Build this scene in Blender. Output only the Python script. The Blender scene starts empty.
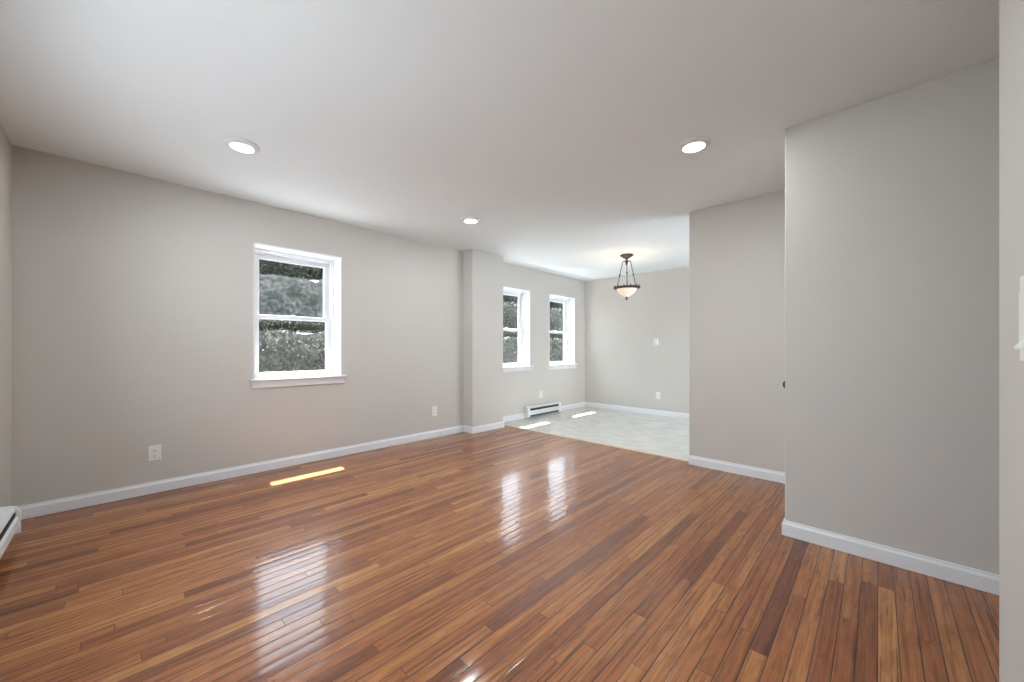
import bpy, bmesh, math, random
from mathutils import Vector, Matrix
random.seed(7)
S = bpy.context.scene
C = S.collection
PI = math.pi
H = 2.44                      # ceiling height

# ------------------------------------------------------------------ camera
cam_d = bpy.data.cameras.new('camera'); cam = bpy.data.objects.new('camera', cam_d); C.objects.link(cam)
cam.location = (0, 0, 1.115)
cam.rotation_euler = (PI/2, 0, math.radians(44.04-90))
cam_d.sensor_width = 36; cam_d.lens = 378.8/1024*36
cam_d.shift_x = 0.0007; cam_d.shift_y = 8.2/1024
cam_d.clip_start = 0.02; cam_d.clip_end = 300
S.camera = cam

# ------------------------------------------------------------------ world, sun, exposure
SKY = 9.0
w = bpy.data.worlds.new('sky'); S.world = w; w.use_nodes = True
wn = w.node_tree; wn.nodes.clear()
wo = wn.nodes.new('ShaderNodeOutputWorld'); wb = wn.nodes.new('ShaderNodeBackground')
wt = wn.nodes.new('ShaderNodeTexCoord'); ws = wn.nodes.new('ShaderNodeSeparateXYZ'); wr = wn.nodes.new('ShaderNodeValToRGB')
wn.links.new(wt.outputs['Generated'], ws.inputs[0]); wn.links.new(ws.outputs['Z'], wr.inputs[0])
wr.color_ramp.elements[0].position = 0.0; wr.color_ramp.elements[0].color = (0.90, 0.95, 1.0, 1)
wr.color_ramp.elements[1].position = 0.9; wr.color_ramp.elements[1].color = (0.62, 0.80, 1.0, 1)
wn.links.new(wr.outputs[0], wb.inputs['Color']); wb.inputs['Strength'].default_value = SKY
wn.links.new(wb.outputs[0], wo.inputs[0])

sd = bpy.data.lights.new('sun', 'SUN'); sun = bpy.data.objects.new('sun', sd); C.objects.link(sun)
sd.energy = 70; sd.angle = math.radians(0.6); sd.color = (1.0, 0.98, 0.95)
sun.rotation_euler = Vector((-0.036, -0.396, -1.0)).to_track_quat('-Z', 'Y').to_euler()
sun.location = (2, 9, 14)

S.view_settings.view_transform = 'Standard'; S.view_settings.look = 'None'
S.view_settings.gamma = 1.0; S.view_settings.use_curve_mapping = False
S.view_settings.exposure = 0.10

CAN_POWER = 9.5
PENDANT_POWER = 2.0

# ------------------------------------------------------------------ materials
def nt(name):
    m = bpy.data.materials.new(name); m.use_nodes = True
    n = m.node_tree; n.nodes.clear()
    o = n.nodes.new('ShaderNodeOutputMaterial'); b = n.nodes.new('ShaderNodeBsdfPrincipled')
    n.links.new(b.outputs[0], o.inputs[0])
    return m, n, b

def mat(name, col, rough=0.5, metal=0.0, bump=0.0, bscale=60, vary=0.0, vscale=3, coat=0.0):
    m, n, b = nt(name)
    b.inputs['Base Color'].default_value = (*col, 1); b.inputs['Roughness'].default_value = rough
    b.inputs['Metallic'].default_value = metal; b.inputs['Coat Weight'].default_value = coat
    tc = n.nodes.new('ShaderNodeTexCoord')
    if bump:
        t = n.nodes.new('ShaderNodeTexNoise'); t.inputs['Scale'].default_value = bscale; t.inputs['Detail'].default_value = 3
        bp = n.nodes.new('ShaderNodeBump'); bp.inputs['Strength'].default_value = bump; bp.inputs['Distance'].default_value = 0.004
        n.links.new(tc.outputs['Object'], t.inputs['Vector']); n.links.new(t.outputs['Fac'], bp.inputs['Height'])
        n.links.new(bp.outputs[0], b.inputs['Normal'])
    if vary:
        t = n.nodes.new('ShaderNodeTexNoise'); t.inputs['Scale'].default_value = vscale; t.inputs['Detail'].default_value = 4
        r = n.nodes.new('ShaderNodeValToRGB')
        r.color_ramp.elements[0].position = 0.3; r.color_ramp.elements[1].position = 0.7
        r.color_ramp.elements[0].color = (*[c*(1-vary) for c in col], 1)
        r.color_ramp.elements[1].color = (*[min(1, c*(1+vary)) for c in col], 1)
        n.links.new(tc.outputs['Object'], t.inputs['Vector']); n.links.new(t.outputs['Fac'], r.inputs[0])
        n.links.new(r.outputs[0], b.inputs['Base Color'])
    return m

M = {}
M['wall'] = mat('greige wall paint', (0.585, 0.553, 0.515), 0.6, bump=0.08, bscale=90, vary=0.012, vscale=1.2)
M['ceiling'] = mat('white ceiling paint', (0.86, 0.895, 0.90), 0.8, bump=0.06, bscale=70)
M['trim'] = mat('white semi gloss trim paint', (0.80, 0.80, 0.81), 0.35, bump=0.02, bscale=30)
M['vinyl_frame'] = mat('white window vinyl', (0.78, 0.78, 0.79), 0.3, bump=0.01)
M['plastic'] = mat('white device plastic', (0.84, 0.83, 0.81), 0.35, bump=0.01)
M['slot'] = mat('dark slot', (0.02, 0.02, 0.02), 0.7, vary=0.1)
M['heater'] = mat('white enamelled heater steel', (0.82, 0.83, 0.83), 0.38, bump=0.015, bscale=20)
M['element_shade'] = mat('dark element and slot shade', (0.03, 0.03, 0.03), 0.6, 0.2, vary=0.15, vscale=40)
M['bronze'] = mat('dark bronze metal', (0.045, 0.036, 0.030), 0.42, 0.7, vary=0.3, vscale=60)
M['knob'] = mat('dark metal knob', (0.05, 0.045, 0.04), 0.3, 0.9, vary=0.1)
M['chrome'] = mat('sash latch metal', (0.75, 0.75, 0.76), 0.3, 0.3, vary=0.05)
M['brick'] = mat('outside wall render', (0.42, 0.36, 0.32), 0.9, vary=0.2, vscale=8)
M['door'] = mat('white painted door', (0.82, 0.82, 0.81), 0.4, bump=0.02)

def emis(name, col, strength, base=(0.9, 0.9, 0.9)):
    m, n, b = nt(name)
    b.inputs['Base Color'].default_value = (*base, 1); b.inputs['Roughness'].default_value = 0.4
    b.inputs['Emission Color'].default_value = (*col, 1); b.inputs['Emission Strength'].default_value = strength
    return m, n, b
M['lens'] = emis('lit led lens', (1.0, 0.97, 0.92), 6.0)[0]

def glass_mat(name, tint=0.95):
    m = bpy.data.materials.new(name); m.use_nodes = True; n = m.node_tree; n.nodes.clear()
    o = n.nodes.new('ShaderNodeOutputMaterial'); mx = n.nodes.new('ShaderNodeMixShader')
    t = n.nodes.new('ShaderNodeBsdfTransparent'); g = n.nodes.new('ShaderNodeBsdfGlossy'); f = n.nodes.new('ShaderNodeFresnel')
    t.inputs[0].default_value = (tint, tint*1.005, tint, 1); g.inputs['Roughness'].default_value = 0.02
    ge = n.nodes.new('ShaderNodeNewGeometry'); ml = n.nodes.new('ShaderNodeMath'); ml.operation = 'MULTIPLY_ADD'
    n.links.new(ge.outputs['Backfacing'], ml.inputs[0]); ml.inputs[1].default_value = 1/1.5-1.5; ml.inputs[2].default_value = 1.5
    n.links.new(ml.outputs[0], f.inputs['IOR'])
    n.links.new(f.outputs[0], mx.inputs[0]); n.links.new(t.outputs[0], mx.inputs[1]); n.links.new(g.outputs[0], mx.inputs[2])
    n.links.new(mx.outputs[0], o.inputs[0]); return m
M['glass'] = glass_mat('window glass', 0.93)

def math_node(n, op, a, b=None, c=None):
    k = n.nodes.new('ShaderNodeMath'); k.operation = op
    for i, v in enumerate((a, b, c)):
        if v is None: continue
        if isinstance(v, (int, float)): k.inputs[i].default_value = v
        else: n.links.new(v, k.inputs[i])
    return k.outputs[0]

def ramp(n, fac, stops, interp='LINEAR'):
    r = n.nodes.new('ShaderNodeValToRGB'); r.color_ramp.interpolation = interp
    e = r.color_ramp.elements
    e[0].position, e[0].color = stops[0][0], (*stops[0][1], 1)
    e[1].position, e[1].color = stops[-1][0], (*stops[-1][1], 1)
    for p, c in stops[1:-1]:
        k = e.new(p); k.color = (*c, 1)
    n.links.new(fac, r.inputs[0]); return r.outputs[0]

def mixc(n, fac, a, b, mode='MIX'):
    k = n.nodes.new('ShaderNodeMix'); k.data_type = 'RGBA'; k.blend_type = mode
    for sock, v in ((k.inputs[0], fac), (k.inputs[6], a), (k.inputs[7], b)):
        if isinstance(v, (int, float)): sock.default_value = v
        elif isinstance(v, tuple): sock.default_value = (*v, 1)
        else: n.links.new(v, sock)
    return k.outputs[2]

def combine(n, x, y, z=0.0):
    k = n.nodes.new('ShaderNodeCombineXYZ')
    for i, v in enumerate((x, y, z)):
        if isinstance(v, (int, float)): k.inputs[i].default_value = v
        else: n.links.new(v, k.inputs[i])
    return k.outputs[0]

def wood_floor():
    m, n, b = nt('oak strip floor')
    W = 0.0572
    tc = n.nodes.new('ShaderNodeTexCoord'); sp = n.nodes.new('ShaderNodeSeparateXYZ'); n.links.new(tc.outputs['Object'], sp.inputs[0])
    x, y = sp.outputs[0], sp.outputs[1]
    v = math_node(n, 'DIVIDE', y, W)
    row = math_node(n, 'FLOOR', v); fy = math_node(n, 'FRACT', v)
    wn1 = n.nodes.new('ShaderNodeTexWhiteNoise'); wn1.noise_dimensions = '1D'; n.links.new(row, wn1.inputs['W'])
    L = math_node(n, 'MULTIPLY_ADD', wn1.outputs[0], 0.80, 0.75)
    xs = math_node(n, 'ADD', math_node(n, 'DIVIDE', x, L), math_node(n, 'MULTIPLY', wn1.outputs[0], 37.7))
    # uneven board ends inside one row
    idx = math_node(n, 'FLOOR', xs); fx = math_node(n, 'FRACT', xs)
    wn2 = n.nodes.new('ShaderNodeTexWhiteNoise'); wn2.noise_dimensions = '2D'; n.links.new(combine(n, row, idx), wn2.inputs['Vector'])
    sc = n.nodes.new('ShaderNodeSeparateColor'); n.links.new(wn2.outputs['Color'], sc.inputs[0])
    rnd, rnd2, rnd3 = sc.outputs[0], sc.outputs[1], sc.outputs[2]
    base = ramp(n, rnd, [(0.0, (0.165, 0.050, 0.020)), (0.06, (0.240, 0.076, 0.026)), (0.38, (0.310, 0.108, 0.036)),
                         (0.62, (0.350, 0.130, 0.043)), (0.90, (0.400, 0.160, 0.053)), (1.0, (0.450, 0.200, 0.070))])
    # grain along the board
    gx = math_node(n, 'MULTIPLY_ADD', x, 1.6, math_node(n, 'MULTIPLY', rnd2, 50.0))
    gy = math_node(n, 'MULTIPLY_ADD', y, 75.0, math_node(n, 'MULTIPLY', rnd3, 20.0))
    g1 = n.nodes.new('ShaderNodeTexNoise'); g1.inputs['Scale'].default_value = 1.0; g1.inputs['Detail'].default_value = 5
    g1.inputs['Distortion'].default_value = 0.8
    n.links.new(combine(n, gx, gy), g1.inputs['Vector'])
    grain = ramp(n, g1.outputs['Fac'], [(0.30, (0.50, 0.42, 0.36)), (0.5, (1.0, 1.0, 1.0)), (0.72, (1.28, 1.30, 1.28))])
    col = mixc(n, 0.85, base, grain, 'MULTIPLY')
    g2 = n.nodes.new('ShaderNodeTexNoise'); g2.inputs['Scale'].default_value = 1.0; g2.inputs['Detail'].default_value = 3
    n.links.new(combine(n, math_node(n, 'MULTIPLY', gx, 3.0), math_node(n, 'MULTIPLY', gy, 6.0)), g2.inputs['Vector'])
    col = mixc(n, 0.45, col, ramp(n, g2.outputs['Fac'], [(0.35, (0.60, 0.55, 0.50)), (0.62, (1.18, 1.18, 1.18))]), 'MULTIPLY')
    g4 = n.nodes.new('ShaderNodeTexNoise'); g4.inputs['Scale'].default_value = 1.0; g4.inputs['Detail'].default_value = 4; g4.inputs['Distortion'].default_value = 1.2
    n.links.new(combine(n, math_node(n, 'MULTIPLY', gx, 4.0), math_node(n, 'MULTIPLY', gy, 0.45), 9.0), g4.inputs['Vector'])
    col = mixc(n, 0.6, col, ramp(n, g4.outputs['Fac'], [(0.34, (0.66, 0.58, 0.52)), (0.5, (1.0, 1.0, 1.0)), (0.68, (1.22, 1.26, 1.22))]), 'MULTIPLY')
    # dark mineral streaks on a few boards
    g3 = n.nodes.new('ShaderNodeTexNoise'); g3.inputs['Scale'].default_value = 1.0; g3.inputs['Detail'].default_value = 2
    n.links.new(combine(n, math_node(n, 'MULTIPLY', gx, 1.2), math_node(n, 'MULTIPLY', gy, 0.7), 5.0), g3.inputs['Vector'])
    col = mixc(n, ramp(n, g3.outputs['Fac'], [(0.63, (0, 0, 0)), (0.71, (0.75, 0.75, 0.75))]), col, (0.060, 0.024, 0.013))
    # joints
    ey = math_node(n, 'MINIMUM', fy, math_node(n, 'SUBTRACT', 1.0, fy))
    ex = math_node(n, 'MULTIPLY', math_node(n, 'MINIMUM', fx, math_node(n, 'SUBTRACT', 1.0, fx)), math_node(n, 'MULTIPLY', math_node(n, 'DIVIDE', L, W), 1.7))
    e = math_node(n, 'MINIMUM', ey, ex)
    gap = ramp(n, e, [(0.016, (1, 1, 1)), (0.045, (0, 0, 0))])
    col = mixc(n, math_node(n, 'MULTIPLY', gap, 0.9), col, (0.022, 0.010, 0.006))
    n.links.new(col, b.inputs['Base Color'])
    b.inputs['Roughness'].default_value = 0.42
    b.inputs['Specular IOR Level'].default_value = 0.18
    b.inputs['Coat Weight'].default_value = 0.7; b.inputs['Coat IOR'].default_value = 1.5
    rn = n.nodes.new('ShaderNodeTexNoise'); rn.inputs['Scale'].default_value = 5; rn.inputs['Detail'].default_value = 4
    n.links.new(tc.outputs['Object'], rn.inputs['Vector'])
    n.links.new(math_node(n, 'MULTIPLY_ADD', rn.outputs['Fac'], 0.10, 0.065), b.inputs['Coat Roughness'])
    # height: cupped boards, each tipped a little, with a groove at the joints
    cx = math_node(n, 'SUBTRACT', fy, 0.5)
    cup = math_node(n, 'MULTIPLY', math_node(n, 'MULTIPLY', cx, cx), -0.0011)
    tip = math_node(n, 'MULTIPLY', cx, math_node(n, 'MULTIPLY_ADD', rnd2, 0.0010, -0.0005))
    gr = math_node(n, 'MULTIPLY', gap, -0.0006)
    wv = n.nodes.new('ShaderNodeTexNoise'); wv.inputs['Scale'].default_value = 1.0; wv.inputs['Detail'].default_value = 2
    n.links.new(combine(n, math_node(n, 'MULTIPLY', gx, 1.5), math_node(n, 'MULTIPLY', gy, 0.35)), wv.inputs['Vector'])
    hgt = math_node(n, 'ADD', math_node(n, 'ADD', cup, tip), math_node(n, 'ADD', gr, math_node(n, 'MULTIPLY', wv.outputs['Fac'], 0.00035)))
    bp = n.nodes.new('ShaderNodeBump'); bp.inputs['Strength'].default_value = 1.0; bp.inputs['Distance'].default_value = 1.0
    n.links.new(hgt, bp.inputs['Height']); n.links.new(bp.outputs[0], b.inputs['Normal']); n.links.new(bp.outputs[0], b.inputs['Coat Normal'])
    return m
M['wood'] = wood_floor()

def vinyl_floor():
    m, n, b = nt('pale stone look vinyl')
    tc = n.nodes.new('ShaderNodeTexCoord'); sp = n.nodes.new('ShaderNodeSeparateXYZ'); n.links.new(tc.outputs['Object'], sp.inputs[0])
    t = n.nodes.new('ShaderNodeTexNoise'); t.inputs['Scale'].default_value = 1.0; t.inputs['Detail'].default_value = 5
    n.links.new(combine(n, math_node(n, 'MULTIPLY', sp.outputs[0], 9.0), math_node(n, 'MULTIPLY', sp.outputs[1], 4.0)), t.inputs['Vector'])
    col = ramp(n, t.outputs['Fac'], [(0.3, (0.57, 0.545, 0.495)), (0.55, (0.66, 0.635, 0.58)), (0.75, (0.73, 0.705, 0.65))])
    T = 0.305
    fx = math_node(n, 'FRACT', math_node(n, 'DIVIDE', sp.outputs[0], T)); fy = math_node(n, 'FRACT', math_node(n, 'DIVIDE', sp.outputs[1], T))
    e = math_node(n, 'MINIMUM', math_node(n, 'MINIMUM', fx, math_node(n, 'SUBTRACT', 1.0, fx)), math_node(n, 'MINIMUM', fy, math_node(n, 'SUBTRACT', 1.0, fy)))
    gap = ramp(n, e, [(0.006, (1, 1, 1)), (0.016, (0, 0, 0))])
    col = mixc(n, math_node(n, 'MULTIPLY', gap, 0.18), col, (0.38, 0.36, 0.32))
    n.links.new(col, b.inputs['Base Color']); b.inputs['Roughness'].default_value = 0.27
    bp = n.nodes.new('ShaderNodeBump'); bp.inputs['Strength'].default_value = 0.15; bp.inputs['Distance'].default_value = 0.003
    n.links.new(t.outputs['Fac'], bp.inputs['Height']); n.links.new(bp.outputs[0], b.inputs['Normal'])
    return m
M['vinyl'] = vinyl_floor()

def stone_wall_mat():
    m, n, b = nt('weathered grey rubble stone')
    tc = n.nodes.new('ShaderNodeTexCoord')
    v = n.nodes.new('ShaderNodeTexVoronoi'); v.inputs['Scale'].default_value = 4.5; v.feature = 'F1'
    mp = n.nodes.new('ShaderNodeMapping'); mp.inputs['Scale'].default_value = (1, 1, 1.7); n.links.new(tc.outputs['Object'], mp.inputs[0])
    n.links.new(mp.outputs[0], v.inputs['Vector'])
    s = n.nodes.new('ShaderNodeSeparateColor'); n.links.new(v.outputs['Color'], s.inputs[0])
    c1 = ramp(n, s.outputs[0], [(0, (0.034, 0.034, 0.031)), (0.5, (0.042, 0.042, 0.038)), (1, (0.052, 0.051, 0.047))])
    t = n.nodes.new('ShaderNodeTexNoise'); t.inputs['Scale'].default_value = 15; t.inputs['Detail'].default_value = 6
    n.links.new(tc.outputs['Object'], t.inputs['Vector'])
    c2 = mixc(n, 0.9, c1, ramp(n, t.outputs['Fac'], [(0.34, (0.22, 0.25, 0.22)), (0.52, (1, 1, 1)), (0.72, (2.4, 2.4, 2.3))]), 'MULTIPLY')
    t2 = n.nodes.new('ShaderNodeTexNoise'); t2.inputs['Scale'].default_value = 3.5; t2.inputs['Detail'].default_value = 5
    n.links.new(tc.outputs['Object'], t2.inputs['Vector'])
    c3 = mixc(n, ramp(n, t2.outputs['Fac'], [(0.5, (0, 0, 0)), (0.66, (0.8, 0.8, 0.8))]), c2, (0.009, 0.014, 0.007))
    n.links.new(c3, b.inputs['Base Color']); b.inputs['Roughness'].default_value = 0.95
    bp = n.nodes.new('ShaderNodeBump'); bp.inputs['Strength'].default_value = 1.0; bp.inputs['Distance'].default_value = 0.012
    n.links.new(v.outputs['Distance'], bp.inputs['Height']); n.links.new(bp.outputs[0], b.inputs['Normal'])
    return m
M['stone'] = stone_wall_mat()

def leaf_mat(name, dark, light, sc=6):
    m, n, b = nt(name)
    tc = n.nodes.new('ShaderNodeTexCoord'); t = n.nodes.new('ShaderNodeTexNoise'); t.inputs['Scale'].default_value = sc; t.inputs['Detail'].default_value = 4
    n.links.new(tc.outputs['Object'], t.inputs['Vector'])
    n.links.new(ramp(n, t.outputs['Fac'], [(0.35, dark), (0.65, light)]), b.inputs['Base Color'])
    b.inputs['Roughness'].default_value = 0.7
    return m
M['leaf_dark'] = leaf_mat('dark evergreen leaves', (0.005, 0.009, 0.004), (0.016, 0.025, 0.011), 18)
M['leaf_green'] = leaf_mat('green grass blades', (0.004, 0.007, 0.002), (0.012, 0.019, 0.005), 9)
M['leaf_grey'] = leaf_mat('dry grey green brush leaves', (0.008, 0.011, 0.007), (0.070, 0.074, 0.058), 22)
M['bark'] = mat('brown bark', (0.05, 0.038, 0.028), 0.9, bump=0.3, bscale=30, vary=0.3, vscale=20)
M['soil'] = mat('bare brown garden soil', (0.045, 0.036, 0.026), 0.95, bump=0.4, bscale=12, vary=0.4, vscale=5)

# ------------------------------------------------------------------ mesh helpers
def link_mesh(name, bm, m, parent=None, smooth=False, bevel=0.0):
    me = bpy.data.meshes.new(name); bmesh.ops.recalc_face_normals(bm, faces=bm.faces[:]); bm.to_mesh(me); bm.free()
    me.materials.append(m)
    if smooth:
        for p in me.polygons: p.use_smooth = True
    o = bpy.data.objects.new(name, me); C.objects.link(o)
    if parent: o.parent = parent
    if bevel:
        k = o.modifiers.new('bevel', 'BEVEL'); k.width = bevel; k.segments = 2; k.limit_method = 'ANGLE'
    return o

def box(bm, x0, x1, y0, y1, z0, z1):
    vs = [bm.verts.new((x, y, z)) for x in (x0, x1) for y in (y0, y1) for z in (z0, z1)]
    for f in ((0, 1, 3, 2), (4, 6, 7, 5), (0, 4, 5, 1), (2, 3, 7, 6), (0, 2, 6, 4), (1, 5, 7, 3)):
        bm.faces.new([vs[i] for i in f])

def boxes(*bs):
    bm = bmesh.new()
    for b in bs: box(bm, *b)
    return bm

def prism(bm, pts, a, b, axis='x'):
    """extrude a 2-D polygon between a and b along an axis"""
    def P(u, v, t): return {'x': (t, u, v), 'y': (u, t, v), 'z': (u, v, t)}[axis]
    A = [bm.verts.new(P(u, v, a)) for u, v in pts]; B = [bm.verts.new(P(u, v, b)) for u, v in pts]
    n = len(pts); bm.faces.new(A); bm.faces.new(B[::-1])
    for i in range(n): bm.faces.new((A[i], A[(i+1) % n], B[(i+1) % n], B[i]))

def lathe(bm, prof, seg=32, cx=0, cy=0, cz=0, wave=None, close=False):
    rings = []
    for r, z in prof:
        if r < 1e-6: rings.append([bm.verts.new((cx, cy, cz+z))]); continue
        rings.append([bm.verts.new((cx+r*math.cos(2*PI*i/seg), cy+r*math.sin(2*PI*i/seg), cz+z+(wave(i) if wave else 0))) for i in range(seg)])
    prs = list(zip(rings, rings[1:]))
    if close: prs.append((rings[-1], rings[0]))
    for a, b in prs:
        for i in range(seg):
            j = (i+1) % seg
            if len(a) == 1 and len(b) == 1: continue
            if len(a) == 1: bm.faces.new((a[0], b[i], b[j]))
            elif len(b) == 1: bm.faces.new((a[i], b[0], a[j]))
            else: bm.faces.new((a[i], b[i], b[j], a[j]))

def tube(bm, pts, r, seg=8):
    pts = [Vector(p) for p in pts]; prev = None
    rr = r if isinstance(r, (list, tuple)) else [r]*len(pts)
    for k, p in enumerate(pts):
        d = (pts[min(k+1, len(pts)-1)]-pts[max(k-1, 0)]).normalized()
        u = d.cross(Vector((0, 0, 1)) if abs(d.z) < 0.95 else Vector((1, 0, 0))).normalized(); v = d.cross(u)
        ring = [bm.verts.new(p+(u*math.cos(2*PI*i/seg)+v*math.sin(2*PI*i/seg))*rr[k]) for i in range(seg)]
        if prev:
            for i in range(seg): bm.faces.new((prev[i], prev[(i+1) % seg], ring[(i+1) % seg], ring[i]))
        else: bm.faces.new(ring[::-1])
        prev = ring
    bm.faces.new(prev)

def tag(o, label, cat, group=None, kind=None):
    o['label'] = label; o['category'] = cat
    if group: o['group'] = group
    if kind: o['kind'] = kind
    return o
def struct(o, label, cat): return tag(o, label, cat, kind='structure')
def thing(name, loc=(0, 0, 0), rz=0):
    o = bpy.data.objects.new(name, None); o.empty_display_size = 0.1; C.objects.link(o); o.location = loc; o.rotation_euler = (0, 0, rz); return o
def dup(root, loc, rz=None):
    r = root.copy(); C.objects.link(r); r.location = loc
    if rz is not None: r.rotation_euler = (0, 0, rz)
    for ch in list(root.children):
        c = ch.copy(); C.objects.link(c); c.parent = r
        for g in list(ch.children):
            d = g.copy(); C.objects.link(d); d.parent = c
    return r

# ------------------------------------------------------------------ layout (metres; camera at the origin)
XL = -0.485      # left wall face
YW = 4.030       # long window wall face
YD = 4.100       # dining window wall face
YO = 4.345       # outer face of the outside wall
XP0, XP1, YP = 3.235, 3.803, 3.840      # pillar
XB = 6.310       # dining end wall face
X2 = 3.840       # partition wall face
X1 = 2.776       # wall beside the hall opening
Y1 = 0.400       # its end
YN, XN = -0.265, 1.858                  # near wall face and its corner
WZ0, WZ1 = 0.845, 2.078                 # window opening
WIN = [(0.836, 1.617, YW), (3.905, 4.685, YD), (5.184, 5.962, YD)]
XT = 3.935       # floor change

# floors
f = link_mesh('floor', boxes((XL-0.2, XT, -2.8, YO-0.02, -0.10, 0.0)), M['wood']); struct(f, 'glossy reddish brown oak strip floor of the empty living room', 'floor')
f = link_mesh('floor', boxes((XT+0.012, XB+0.2, -0.4, YO-0.02, -0.10, 0.001)), M['vinyl']); struct(f, 'pale stone look vinyl floor of the dining area', 'floor')
bm = bmesh.new(); prism(bm, [(XT-0.022, 0), (XT+0.026, 0), (XT+0.018, 0.006), (XT-0.014, 0.006)], 0.4, YD-0.014, 'y')
f = link_mesh('trim_1', bm, mat('pale wood transition strip', (0.55, 0.40, 0.27), 0.4, vary=0.1, vscale=20)); struct(f, 'narrow pale strip where the wood floor meets the vinyl floor', 'floor transition')
# ceiling
f = link_mesh('ceiling', boxes((XL-0.2, XB+0.2, -2.8, YO, H, H+0.15)), M['ceiling']); struct(f, 'flat white painted ceiling over both rooms', 'ceiling')

# walls
def wall_with_openings(name, x0, x1, y0, y1, holes, m, label):
    bs = []; x = x0
    for a, b in holes:
        bs.append((x, a, y0, y1, 0, H)); bs.append((a, b, y0, y1, 0, WZ0-0.006)); bs.append((a, b, y0, y1, WZ1, H)); x = b
    bs.append((x, x1, y0, y1, 0, H))
    return struct(link_mesh(name, boxes(*bs), m), label, 'wall')
wall_with_openings('wall_back', XL-0.2, XP0+0.2, YW, YO, [WIN[0][:2]], M['wall'], 'long greige wall with the single window')
wall_with_openings('wall_back_dining', XP0+0.2, XB+0.2, YD, YO, [WIN[1][:2], WIN[2][:2]], M['wall'], 'greige dining wall with the two deep windows')
struct(link_mesh('wall_pillar', boxes((XP0, XP1, YP, YD+0.02, 0, H)), M['wall']), 'greige pillar standing out from the wall between the rooms', 'wall')
LW0, LW1 = 0.25, 2.95  # span of the added unseen windows in the left wall
XO = XL-0.245
struct(link_mesh('wall_left', boxes((XO, XL, YN-0.2, LW0, 0, H), (XO, XL, LW1, YW, 0, H), (XO, XL, LW0, LW1, 0, WZ0-0.006), (XO, XL, LW0, LW1, WZ1, H)), M['wall']), 'greige wall at the left edge above the baseboard heater', 'wall')
struct(link_mesh('wall_right', boxes((XB, XB+0.2, -0.4, YD, 0, H)), M['wall']), 'greige end wall of the dining area behind the pendant', 'wall')
struct(link_mesh('wall_partition', boxes((X2, XT, -0.4, 1.314, 0, H)), M['wall'], bevel=0.004), 'middle greige partition wall ending where the vinyl floor starts', 'wall')
# hall-side block: front face at X1, its return holds a door
DX0, DX1 = 2.93, 3.72
struct(link_mesh('wall_closet', boxes((X1, X1+0.10, -2.6, Y1, 0, H), (X1+0.10, DX0, Y1-0.11, Y1, 0, H), (DX1, X2, Y1-0.11, Y1, 0, H), (DX0, DX1, Y1-0.11, Y1, 2.05, H)), M['wall'], bevel=0.004),
       'tall greige wall in the right foreground beside the opening', 'wall')
struct(link_mesh('wall_near', boxes((XL-0.2, XN, YN-0.12, YN, 0, H)), M['wall'], bevel=0.006), 'greige wall corner at the right edge of the view', 'wall')
struct(link_mesh('wall_hall_end', boxes((XN-0.1, X1+0.1, -2.7, -2.6, 0, H)), M['wall']), 'end wall of the side hall', 'wall')
struct(link_mesh('wall_hall_side', boxes((XN-0.12, XN, -2.6, YN-0.12, 0, H)), M['wall']), 'side wall of the side hall', 'wall')
struct(link_mesh('wall_dining_front', boxes((XT, 4.15, -0.4, -0.2, 0, H), (6.15, XB, -0.4, -0.2, 0, H), (4.15, 6.15, -0.4, -0.2, 2.05, H)), M['wall']), 'dining wall around the added unseen patio door', 'wall')

# doors
d = thing('door_1', (DX0, Y1-0.03, 0)); struct(d, 'white panelled door round the corner of the right foreground wall', 'door')
bm = boxes((0, DX1-DX0, -0.035, 0, 0.008, 2.045))
for z0, z1 in ((0.2, 0.95), (1.1, 1.9)):
    for x0 in (0.1, 0.44): box(bm, x0, x0+0.25, -0.001, 0.006, z0, z1)
link_mesh('door_leaf', bm, M['door'], d, bevel=0.003)
bm = bmesh.new(); lathe(bm, [(0, 0.086), (0.016, 0.084), (0.026, 0.074), (0.028, 0.062), (0.020, 0.050), (0.010, 0.044), (0.010, 0.010), (0.030, 0.008), (0.032, 0.0), (0, 0.0)], 24)
bmesh.ops.rotate(bm, verts=bm.verts[:], cent=(0, 0, 0), matrix=Matrix.Rotation(-PI/2, 3, 'X'))
bmesh.ops.translate(bm, verts=bm.verts[:], vec=(0.150, 0, 0.880))
link_mesh('door_knob', bm, M['knob'], d, smooth=True)['label'] = 'small dark round door knob'
d = thing('added_door_2', (4.15, -0.3, 0)); struct(d, 'added unseen sliding patio door that lets daylight into the dining area', 'door')  # unseen door, added to brighten the dining area
for k, (a, y) in enumerate(((0.0, 0.0), (0.98, 0.045))):
    fr = link_mesh('door_panel', boxes((a, a+0.07, y, y+0.04, 0, 2.05), (a+0.95, a+1.02, y, y+0.04, 0, 2.05), (a+0.07, a+0.95, y, y+0.04, 0, 0.12), (a+0.07, a+0.95, y, y+0.04, 1.96, 2.05)), M['vinyl_frame'], d, bevel=0.003)
    link_mesh('glass_pane', boxes((a+0.06, a+0.96, y+0.018, y+0.022, 0.11, 1.97)), M['glass'], fr)

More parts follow.
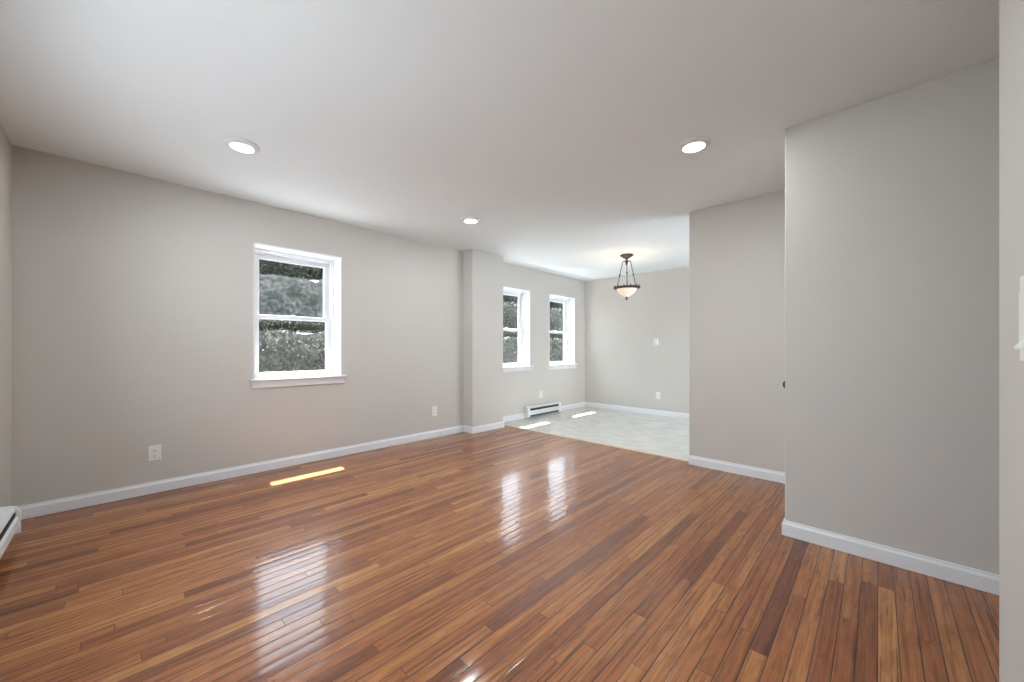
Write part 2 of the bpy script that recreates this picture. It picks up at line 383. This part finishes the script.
# baseboards: profile swept between two points with mitred ends
def baseboard(name, p0, p1, nrm, m0, m1, label, h=0.088, t=0.014):
    p0 = Vector((*p0, 0)); p1 = Vector((*p1, 0)); nv = Vector((*nrm, 0)); d = (p1-p0).normalized()
    prof = [(0, 0), (t, 0), (t, h*0.76), (t*0.75, h*0.83), (t*0.55, h*0.90), (t*0.50, h), (0, h)]
    bm = bmesh.new(); A = []; B = []
    for u, z in prof:
        A.append(bm.verts.new(p0+nv*u-d*(u*m0)+Vector((0, 0, z+0.002)))); B.append(bm.verts.new(p1+nv*u+d*(u*m1)+Vector((0, 0, z+0.002))))
    n = len(prof); bm.faces.new(A); bm.faces.new(B[::-1])
    for i in range(n): bm.faces.new((A[i], A[(i+1) % n], B[(i+1) % n], B[i]))
    return struct(link_mesh(name, bm, M['trim']), label, 'baseboard')
baseboard('baseboard_back', (XL, YW), (XP0, YW), (0, -1), -1, -1, 'white baseboard along the long window wall')
baseboard('baseboard_pillar_side', (XP0, YP), (XP0, YW), (-1, 0), 1, -1, 'short white baseboard on the left side of the pillar')
baseboard('baseboard_pillar_front', (XP0, YP), (XP1, YP), (0, -1), 1, 1, 'white baseboard across the front of the pillar')
baseboard('baseboard_dining_back', (XP1, YD), (XB, YD), (0, -1), -1, -1, 'white baseboard below the two dining windows')
baseboard('baseboard_right', (XB, -0.2), (XB, YD), (-1, 0), -1, -1, 'white baseboard along the dining end wall')
baseboard('baseboard_partition', (X2, Y1), (X2, 1.314), (-1, 0), -1, 0, 'white baseboard on the middle partition wall')
baseboard('baseboard_closet', (X1, -2.6), (X1, Y1), (-1, 0), -1, 1, 'white baseboard on the right foreground wall')
baseboard('baseboard_closet_return', (X1, Y1), (DX0-0.06, Y1), (0, 1), 1, 0, 'short white baseboard round the corner of the right foreground wall')
baseboard('baseboard_near', (XL, YN), (XN, YN), (0, 1), -1, 1, 'white baseboard on the near wall at the right edge')
baseboard('baseboard_left', (XL, 3.565), (XL, YW), (1, 0), 0, -1, 'short white baseboard between the heater and the left corner')

# ------------------------------------------------------------------ windows
def window(idx, x0, x1, yf, label, D=None, loc=None, rz=0):
    wd = x1-x0; hz = WZ1-WZ0
    o = thing('window_%d' % idx, loc or (x0, yf, WZ0), rz); struct(o, label, 'window')
    D = D or YO-yf
    yj = D-0.145                             # where the vinyl unit begins
    # white wooden jamb lining (open box, 14 mm) with the vinyl frame's stepped stops behind it
    def ring(bm, ya, yb, t0, t1, bot=True):
        box(bm, t0, t1, ya, yb, 0, hz-t0); box(bm, wd-t1, wd-t0, ya, yb, 0, hz-t0)
        box(bm, t1, wd-t1, ya, yb, hz-t1, hz-t0)
        if bot: box(bm, t1, wd-t1, ya, yb, 0.0, t1-t0+0.004)
    bm = bmesh.new(); ring(bm, -0.002, yj, 0.0, 0.012, False)
    link_mesh('jamb_lining', bm, M['trim'], o, bevel=0.0015)
    bm = bmesh.new(); ring(bm, yj, D, 0.0, 0.028); ring(bm, yj+0.024, D-0.02, 0.028, 0.040); ring(bm, yj+0.063, D-0.03, 0.040, 0.050)
    link_mesh('window_frame', bm, M['vinyl_frame'], o, bevel=0.0015)
    # sashes: lower one inside, upper one outside, meeting at mid height
    mz = 0.580
    def sash(name, ya, yb, z0, z1, s, lo, hi):
        bm = boxes((s, s+0.040, ya, yb, z0, z1), (wd-s-0.040, wd-s, ya, yb, z0, z1), (s+0.040, wd-s-0.040, ya, yb, z0, z0+lo), (s+0.040, wd-s-0.040, ya, yb, z1-hi, z1))
        # glazing bead
        a, b = s+0.040, wd-s-0.040
        for q in ((a, a+0.006, z0+lo, z1-hi), (b-0.006, b, z0+lo, z1-hi), (a, b, z0+lo, z0+lo+0.006), (a, b, z1-hi-0.006, z1-hi)):
            box(bm, q[0], q[1], ya+0.008, yb-0.004, q[2], q[3])
        sh = link_mesh(name, bm, M['vinyl_frame'], o, bevel=0.002)
        link_mesh('glass_pane', boxes((a-0.004, b+0.004, (ya+yb)/2-0.002, (ya+yb)/2+0.002, z0+lo-0.004, z1-hi+0.004)), M['glass'], sh)
        return sh
    lo = sash('lower_sash', yj+0.030, yj+0.060, 0.012, mz+0.020, 0.041, 0.030, 0.034)
    up = sash('upper_sash', yj+0.066, yj+0.094, mz-0.014, hz-0.050, 0.051, 0.034, 0.038)
    # sash lock on the meeting rail
    bm = boxes((wd/2-0.035, wd/2+0.035, yj+0.034, yj+0.056, mz+0.020, mz+0.026)); prism(bm, [(wd/2-0.030, mz+0.026), (wd/2+0.022, mz+0.026), (wd/2+0.010, mz+0.036), (wd/2-0.018, mz+0.036)], yj+0.037, yj+0.052, 'y')
    link_mesh('sash_lock', bm, M['chrome'], lo, bevel=0.001)
    for s in (0.055, wd-0.075):
        link_mesh('tilt_latch', boxes((s, s+0.020, yj+0.024, yj+0.030, 0.020, 0.028)), M['chrome'], lo)
    # stool with ears and apron below it
    bm = bmesh.new(); e = 0.030
    prism(bm, [(-0.036, 0.0), (-0.042, -0.006), (-0.042, -0.014), (-0.036, -0.020), (0.0, -0.020), (0.0, 0.0)], -e, wd+e+0.008, 'x')
    box(bm, 0, wd, 0, yj, -0.006, 0.0)
    link_mesh('window_sill', bm, M['trim'], o)
    bm = bmesh.new(); prism(bm, [(0, -0.020), (-0.016, -0.020), (-0.016, -0.078), (-0.010, -0.086), (0, -0.086)], -e+0.015, wd+e-0.007, 'x')
    link_mesh('window_apron', bm, M['trim'], o)
    return o
window(1, *WIN[0], 'white double hung window alone on the long left wall')
window(2, *WIN[1], 'white deep set double hung dining window beside the pillar')
window(3, *WIN[2], 'white deep set double hung dining window nearest the far corner')
window(4, 0, (LW1-LW0)/3, 0, 'added unseen double hung window in the left wall, letting in more daylight', 0.245, (XL, LW0, WZ0), PI/2)  # three unseen windows, added to brighten the ceiling and right-hand walls
window(5, 0, (LW1-LW0)/3, 0, 'middle added unseen double hung window in the left wall, letting in more daylight', 0.245, (XL, LW0+(LW1-LW0)/3, WZ0), PI/2)
window(6, 0, (LW1-LW0)/3, 0, 'third added unseen double hung window in the left wall, letting in more daylight', 0.245, (XL, LW0+(LW1-LW0)*2/3, WZ0), PI/2)
# plain reveal boards of the outside opening are part of the outer wall render
ob = []; x = XL-0.2
for a, b, _ in WIN:
    ob.append((x, a+0.02, YO, YO+0.012, -0.6, H+0.4)); ob.append((a+0.02, b-0.02, YO, YO+0.012, -0.6, WZ0)); ob.append((a+0.02, b-0.02, YO, YO+0.012, WZ1-0.055, H+0.4)); x = b-0.02
ob.append((x, XB+0.2, YO, YO+0.012, -0.6, H+0.4))
struct(link_mesh('wall_outside', boxes(*ob), M['brick']), 'outer face of the window wall', 'wall')

# ------------------------------------------------------------------ ceiling lights
def ceiling_light():
    o = thing('ceiling_light')
    bm = bmesh.new(); lathe(bm, [(0.098, 0.0), (0.098, -0.004), (0.092, -0.009), (0.080, -0.013), (0.069, -0.020), (0.066, -0.020), (0.066, -0.004), (0.066, 0.0)], 48, close=True)
    link_mesh('trim_ring', bm, M['plastic'], o, smooth=True)
    bm = bmesh.new(); lathe(bm, [(0.0, -0.0225), (0.040, -0.022), (0.060, -0.020), (0.0665, -0.017), (0.0665, -0.003), (0.0, -0.003)], 48)
    link_mesh('light_lens', bm, M['lens'], o, smooth=True)
    return o
cl = ceiling_light()
spots = [((0.553, 2.965), 'round flush ceiling light nearest the left wall, above the single window side'),
         ((2.495, 2.990), 'round flush ceiling light nearest the pillar'),
         ((2.585, 0.855), 'round flush ceiling light near the right foreground wall')]
for i, ((x, y), lab) in enumerate(spots):
    o = cl if i == 0 else dup(cl, (x, y, H))
    o.location = (x, y, H); tag(o, lab, 'ceiling light', 'round ceiling lights')
# the lamps' own light (a fourth unseen lamp is added for more light)
for (x, y) in [s[0] for s in spots]+[(0.553, 0.855)]:
    ld = bpy.data.lights.new('lamp_light', 'AREA'); ld.shape = 'DISK'; ld.size = 0.13; ld.energy = CAN_POWER; ld.color = (0.88, 0.96, 1.0)
    lo_ = bpy.data.objects.new('lamp_light', ld); C.objects.link(lo_); lo_.location = (x, y, H-0.026)
o4 = dup(cl, (0.553, 0.855, H)); tag(o4, 'added unseen round ceiling light over the near left corner', 'ceiling light', 'round ceiling lights')  # unseen fourth lamp, added for its light

# ------------------------------------------------------------------ pendant
PX, PY = 4.955, 2.535
p = thing('pendant_light', (PX, PY, 0))
tag(p, 'dark bronze pendant with an alabaster glass bowl hanging in the dining area', 'pendant light')
bm = bmesh.new(); lathe(bm, [(0.0, 2.440), (0.090, 2.440), (0.092, 2.432), (0.086, 2.424), (0.066, 2.414), (0.050, 2.400), (0.030, 2.390), (0.018, 2.384), (0.014, 2.372), (0.0, 2.372)], 36)
link_mesh('ceiling_canopy', bm, M['bronze'], p, smooth=True)
bm = bmesh.new()
lathe(bm, [(0.0, 2.374), (0.012, 2.372), (0.012, 2.362), (0.022, 2.356), (0.026, 2.346), (0.018, 2.334), (0.012, 2.318), (0.014, 2.308), (0.006, 2.296), (0.0, 2.290)], 20)
rods = []
for k in range(3):
    a = math.radians(209+120*k)
    c, s = math.cos(a), math.sin(a)
    tube(bm, [(0.010*c, 0.010*s, 2.352), (0.040*c, 0.040*s, 2.362), (0.060*c, 0.060*s, 2.354), (0.064*c, 0.064*s, 2.340)], 0.006)
    rods.append((c, s))
link_mesh('hub', bm, M['bronze'], p, smooth=True)
for c, s in rods:
    bm = bmesh.new(); R0, R1 = 0.064, 0.152; Z0, Z1 = 2.342, 1.985
    P = lambda t: Vector(((R0+(R1-R0)*t)*c, (R0+(R1-R0)*t)*s, Z0+(Z1-Z0)*t))
    ts = [0, 0.44, 0.46, 0.49, 0.52, 0.54, 1.0]; rs = [0.0048, 0.0048, 0.009, 0.011, 0.009, 0.0048, 0.0055]
    tube(bm, [P(t) for t in ts], rs, 10)
    link_mesh('rod', bm, M['bronze'], p, smooth=True)
bm = bmesh.new()
lathe(bm, [(0.172, 1.985), (0.180, 1.980), (0.182, 1.972), (0.168, 1.966), (0.142, 1.958), (0.136, 1.964), (0.146, 1.974), (0.160, 1.982)], 48, close=True)
for k in range(24):
    a = 2*PI*k/24; c, s = math.cos(a), math.sin(a); hh = 0.030 if k % 2 else 0.018
    tube(bm, [(0.168*c, 0.168*s, 1.978), (0.172*c, 0.172*s, 1.978+hh*0.6), (0.168*c, 0.168*s, 1.980+hh)], [0.011, 0.009, 0.003], 6)
link_mesh('decorative_rim', bm, M['bronze'], p, smooth=True)
def bowl_mat():
    m, n, b = emis('lit alabaster glass', (1.0, 0.72, 0.42), 0.28, (0.86, 0.80, 0.70))
    tc = n.nodes.new('ShaderNodeTexCoord'); t = n.nodes.new('ShaderNodeTexNoise'); t.inputs['Scale'].default_value = 14; t.inputs['Detail'].default_value = 4; t.inputs['Distortion'].default_value = 1.5
    n.links.new(tc.outputs['Object'], t.inputs['Vector'])
    n.links.new(ramp(n, t.outputs['Fac'], [(0.35, (0.80, 0.68, 0.52)), (0.6, (0.90, 0.86, 0.78))]), b.inputs['Base Color'])
    n.links.new(ramp(n, t.outputs['Fac'], [(0.35, (1.0, 0.55, 0.24)), (0.6, (1.0, 0.80, 0.55))]), b.inputs['Emission Color'])
    return m
bm = bmesh.new()
lathe(bm, [(0.140, 1.964), (0.130, 1.938), (0.102, 1.904), (0.070, 1.878), (0.042, 1.860), (0.018, 1.846), (0.0, 1.844), (0.0, 1.850), (0.018, 1.852), (0.040, 1.866), (0.066, 1.884), (0.097, 1.909), (0.125, 1.941), (0.134, 1.964)], 48, close=False)
link_mesh('glass_bowl', bm, bowl_mat(), p, smooth=True)['label'] = 'cream alabaster glass bowl glowing warm'
bm = bmesh.new(); lathe(bm, [(0.0, 1.850), (0.022, 1.848), (0.026, 1.841), (0.014, 1.832), (0.009, 1.824), (0.013, 1.814), (0.008, 1.804), (0.0, 1.796)], 20)
link_mesh('bottom_finial', bm, M['bronze'], p, smooth=True)
for k in range(2):
    bl = bpy.data.lights.new('bulb_light', 'POINT'); bl.energy = PENDANT_POWER; bl.color = (1.0, 0.80, 0.58); bl.shadow_soft_size = 0.025
    b_ = bpy.data.objects.new('bulb_light', bl); C.objects.link(b_); b_.location = (PX+(-0.05 if k else 0.05), PY, 1.95)

# ------------------------------------------------------------------ outlets, thermostats
def outlet(name_, loc, rz, label, w_=0.074, h_=0.118):
    o = thing(name_, loc, rz); tag(o, label, 'outlet', 'wall outlets')
    link_mesh('cover_plate', boxes((-w_/2, w_/2, -0.007, 0, -h_/2, h_/2)), M['plastic'], o, bevel=0.003)
    for s in (-1, 1):
        bm = boxes((-0.017, 0.017, -0.0095, -0.006, s*0.021-0.0145, s*0.021+0.0145)); r = link_mesh('receptacle', bm, M['plastic'], o, bevel=0.003)
        link_mesh('slot', boxes((-0.008, -0.0055, -0.0099, -0.009, s*0.021-0.002, s*0.021+0.008), (0.0055, 0.008, -0.0099, -0.009, s*0.021-0.002, s*0.021+0.006), (-0.0025, 0.0025, -0.0099, -0.009, s*0.021-0.010, s*0.021-0.005)), M['slot'], r)
    return o
outlet('wall_outlet', (0.190, YW, 0.310), 0, 'white outlet low on the long wall, left of the single window')
outlet('wall_outlet', (2.768, YW, 0.333), 0, 'white outlet low on the long wall, right of the single window near the pillar')
outlet('wall_outlet', (4.955, YD, 0.345), 0, 'white outlet above the small heater between the dining windows')
outlet('wall_outlet', (XB, 2.660, 0.335), -PI/2, 'white outlet low on the dining end wall')

t = thing('thermostat', (XB, 2.690, 1.238), -PI/2); tag(t, 'small white thermostat at eye height on the dining end wall', 'thermostat')
link_mesh('back_plate', boxes((-0.040, 0.040, -0.008, 0, -0.060, 0.060)), M['plastic'], t, bevel=0.002)
bm = bmesh.new(); prism(bm, [(-0.008, -0.052), (-0.032, -0.046), (-0.032, 0.046), (-0.008, 0.052)], -0.032, 0.032, 'x')
link_mesh('thermostat_body', bm, M['plastic'], t, bevel=0.003)
bm = bmesh.new(); lathe(bm, [(0.0, 0.008), (0.014, 0.007), (0.016, 0.0), (0.0, 0.0)], 24)
bmesh.ops.rotate(bm, verts=bm.verts[:], cent=(0, 0, 0), matrix=Matrix.Rotation(PI/2, 3, 'X')); bmesh.ops.translate(bm, verts=bm.verts[:], vec=(0, -0.032, 0.0))
link_mesh('dial', bm, M['heater'], t, smooth=True)

# white control on the near wall, cut by the right edge of the view
t = thing('wall_control', (1.490, YN, 1.115), PI); tag(t, 'white wall mounted control on the near wall corner, cut by the right edge', 'wall control')
link_mesh('back_plate', boxes((-0.085, 0.065, -0.008, 0, -0.030, 0.182)), M['plastic'], t, bevel=0.002)
link_mesh('control_body', boxes((-0.052, 0.060, -0.015, -0.007, 0.0, 0.138)), M['plastic'], t, bevel=0.0015)
bm = bmesh.new(); prism(bm, [(-0.014, 0.0), (-0.030, 0.0), (-0.030, 0.006), (-0.014, 0.030)], 0.0, 0.056, 'x')
link_mesh('control_lip', bm, M['plastic'], t)

# ------------------------------------------------------------------ baseboard heaters (length along local x, wall behind at local y=0, front toward -y)
def heater(loc, rz, L, label, h=0.185, d=0.072, cw=0.055):
    o = thing('baseboard_heater', loc, rz); tag(o, label, 'heater', 'electric baseboard heaters')
    z0 = 0.022
    bm = bmesh.new()
    prism(bm, [(0, z0), (-0.006, z0), (-0.006, h-0.006), (-d*0.80, h-0.014), (-d*0.86, h-0.026), (-d*0.82, h-0.026), (-d*0.78, h-0.020), (-0.012, h), (0, h)], 0.0, L, 'x')
    link_mesh('back_housing', bm, M['heater'], o)
    bm = bmesh.new()
    prism(bm, [(-d, z0+0.036), (-d+0.004, z0+0.028), (-d+0.012, z0+0.026), (-d+0.006, z0+0.036), (-d+0.004, h-0.074), (-d+0.016, h-0.066), (-d+0.014, h-0.062), (-d, h-0.070)], cw-0.005, L-cw+0.005, 'x')
    link_mesh('front_panel', bm, M['heater'], o)
    for a in (0.0, L-cw):
        bm = bmesh.new(); prism(bm, [(0, z0-0.010), (-d-0.004, z0-0.006), (-d-0.004, h-0.040), (-d*0.84, h-0.010), (-0.010, h+0.003), (0, h+0.003)], a-(0.004 if a == 0 else 0), a+cw+(0.004 if a else 0), 'x')
        link_mesh('end_cap', bm, M['heater'], o, bevel=0.002)
    bm = boxes((cw-0.004, L-cw+0.004, -d+0.012, -0.008, z0+0.004, h-0.040))  # element enlarged into a near-black filler, standing in for shade in the slots
    link_mesh('element_slot_shade', bm, M['element_shade'], o)
    return o
heater((4.535, YD-0.014, 0), 0, 0.88, 'short white baseboard heater below the dining windows', h=0.185)
hl = heater((XL, 1.25, 0.045), PI/2, 2.31, 'long white baseboard heater on the left wall by the corner', h=0.178, d=0.085, cw=0.024)

# ------------------------------------------------------------------ outside: two stone terraces with brush, hedge behind
M['paving'] = mat('pale concrete paving', (0.62, 0.65, 0.68), 0.85, bump=0.2, bscale=20, vary=0.08, vscale=4)  # unseen ground, pale cool tone chosen to bounce sunlight up to the ceiling
struct(link_mesh('ground', boxes((-6, 26, YO+0.012, 6.85, -0.9, -0.45), (-20, 40, -24, -0.4, -0.6, -0.12)), M['paving']), 'pale concrete paving outside the windows, unseen and made pale to bounce sunlight indoors', 'ground')
M['gravel'] = mat('grey gravel', (0.13, 0.135, 0.14), 0.9, bump=0.4, bscale=40, vary=0.25, vscale=30)  # unseen ground, dark tone chosen to limit bounce through the added windows
struct(link_mesh('ground', boxes((-16, XO-0.01, -6, YO+0.012, -0.9, -0.45)), M['gravel']), 'grey gravel outside the left wall, unseen and kept dark to limit bounced light', 'ground')
def rough_wall(name, x0, x1, y, z0, z1, lean, label, seed):
    r = random.Random(seed); bm = bmesh.new(); nx, nz = int((x1-x0)/0.16), 12
    V = [[None]*(nz+1) for _ in range(nx+1)]
    for i in range(nx+1):
        for j in range(nz+1):
            V[i][j] = bm.verts.new((x0+(x1-x0)*i/nx, y+lean*j/nz+r.uniform(-0.02, 0.02), z0+(z1-z0)*j/nz+(r.uniform(-0.05, 0.05) if j == nz else 0)))
    B = [bm.verts.new((x0+(x1-x0)*i/nx, y+lean+1.6, z1)) for i in range(nx+1)]
    for i in range(nx):
        for j in range(nz): bm.faces.new((V[i][j], V[i+1][j], V[i+1][j+1], V[i][j+1]))
        bm.faces.new((V[i][nz], V[i+1][nz], B[i+1], B[i]))
    return tag(link_mesh(name, bm, M['stone']), label, 'wall')
rough_wall('stone_terrace', -5, 24, 6.9, -0.6, 1.42, 0.25, 'lower grey stone terrace wall seen through the lower panes', 3)
rough_wall('stone_terrace', -5, 26, 8.1, 1.43, 2.56, 0.30, 'upper grey stone terrace wall seen through the upper panes', 4)

def leaves_bm(n, shape, size, rng, up=0.0):
    bm = bmesh.new()
    for _ in range(n):
        c = Vector(shape(rng)); s = size*rng.uniform(0.6, 1.3)
        d = Vector((rng.gauss(0, 1), rng.gauss(0, 1), rng.gauss(0, 1)+up)).normalized()
        u = d.cross(Vector((rng.gauss(0, 1), rng.gauss(0, 1), rng.gauss(0, 1)))).normalized()
        nn = d.cross(u)
        a = bm.verts.new(c); b = bm.verts.new(c+d*s*0.5+u*s*0.26+nn*s*0.06); e = bm.verts.new(c+d*s); g = bm.verts.new(c+d*s*0.5-u*s*0.26+nn*s*0.06)
        bm.faces.new((a, b, e)); bm.faces.new((a, e, g))
    return bm
def blob(rx, ry, rz, cz):
    def fn(r):
        while True:
            x, y, z = r.uniform(-1, 1), r.uniform(-1, 1), r.uniform(-1, 1); q = x**8+y**4+abs(z)**6
            if 0.05 < q < 1: break
        return (x*rx, y*ry, cz+z*rz)
    return fn
rng = random.Random(11)
# hedge shrubs on top of the upper wall
def shrub(name, n, rx, ry, rz, cz, leaf, lm, stem_h):
    o = thing(name)
    link_mesh('foliage', leaves_bm(n, blob(rx, ry, rz, cz), leaf, rng, 0.3), lm, o)
    bm = bmesh.new()
    for k in range(5):
        a = 2*PI*k/5; tube(bm, [(0, 0, 0), (0.10*math.cos(a), 0.08*math.sin(a), stem_h*0.5), (0.35*rx*math.cos(a), 0.35*ry*math.sin(a), stem_h)], [0.022, 0.016, 0.006], 6)
    link_mesh('stem', bm, M['bark'], o, smooth=True)
    return o
hz0 = shrub('evergreen_shrub', 7000, 0.395, 0.30, 0.23, 0.24, 0.060, M['leaf_dark'], 0.35)
hs = []
xs = [-1.4+0.80*i for i in range(22)]
for i, x in enumerate(xs):
    o = hz0 if i == 0 else dup(hz0, (0, 0, 0))
    o.location = (x, 8.85+rng.uniform(-0.05, 0.08), 2.55); o.rotation_euler = (0, 0, PI if i % 2 else 0); sc_ = rng.uniform(0.93, 1.04); o.scale = (1, 1, sc_)
    tag(o, 'dark evergreen shrub in the hedge on top of the upper stone wall', 'shrub', 'hedge shrubs seen through the windows')
# lower terrace brush
g0 = shrub('green_shrub', 3200, 0.305, 0.17, 0.125, 0.13, 0.040, M['leaf_green'], 0.22)
for i in range(24):
    o = g0 if i == 0 else dup(g0, (0, 0, 0))
    o.location = (-1.2+0.62*i, 7.47+rng.uniform(-0.06, 0.08), 1.425); o.rotation_euler = (0, 0, PI if i % 2 else 0); k = rng.uniform(0.8, 1.05); o.scale = (1, 1, k)
    tag(o, 'low green shrub along the ledge between the two stone walls', 'shrub', 'low shrubs on the stone ledge')
# creeper clinging to both walls: nobody could count its leaves
def creeper(name, n, y0, z0, z1, lean, lm, size, label, x0=-1.5, x1=14):
    cl_ = [(rng.uniform(x0, x1), rng.uniform(z0, z1), rng.uniform(0.15, 0.5)) for _ in range(60)]
    def fn(r):
        if r.random() < 0.75:
            cx, cz, cr = r.choice(cl_); x = r.gauss(cx, cr); z = min(z1, max(z0, r.gauss(cz, cr*0.7)))
        else: x = r.uniform(x0, x1); z = r.uniform(z0, z1)
        return (x, y0+lean*(z-z0)/(z1-z0)-r.uniform(0.02, 0.12), z)
    return tag(link_mesh(name, leaves_bm(n, fn, size, rng, -0.2), lm), label, 'creeper', kind='stuff')
creeper('creeper', 24000, 6.98, -0.1, 1.42, 0.17, M['leaf_grey'], 0.040, 'grey green creeper covering the lower stone wall')
creeper('creeper', 9000, 8.14, 1.45, 2.54, 0.26, M['leaf_grey'], 0.030, 'sparse dry creeper on the upper stone wall')
creeper('creeper', 12000, 6.95, 0.0, 1.42, 0.17, M['leaf_dark'], 0.045, 'dark ivy patches on the lower stone wall')
creeper('creeper', 15000, 8.12, 1.5, 2.56, 0.26, M['leaf_grey'], 0.060, 'dense tangled brush on the upper stone wall, seen through the dining windows', 6.0, 14)
creeper('creeper', 9000, 6.95, 0.3, 1.42, 0.17, M['leaf_grey'], 0.055, 'dense tangled brush on the lower stone wall, seen through the dining windows', 5.5, 13)
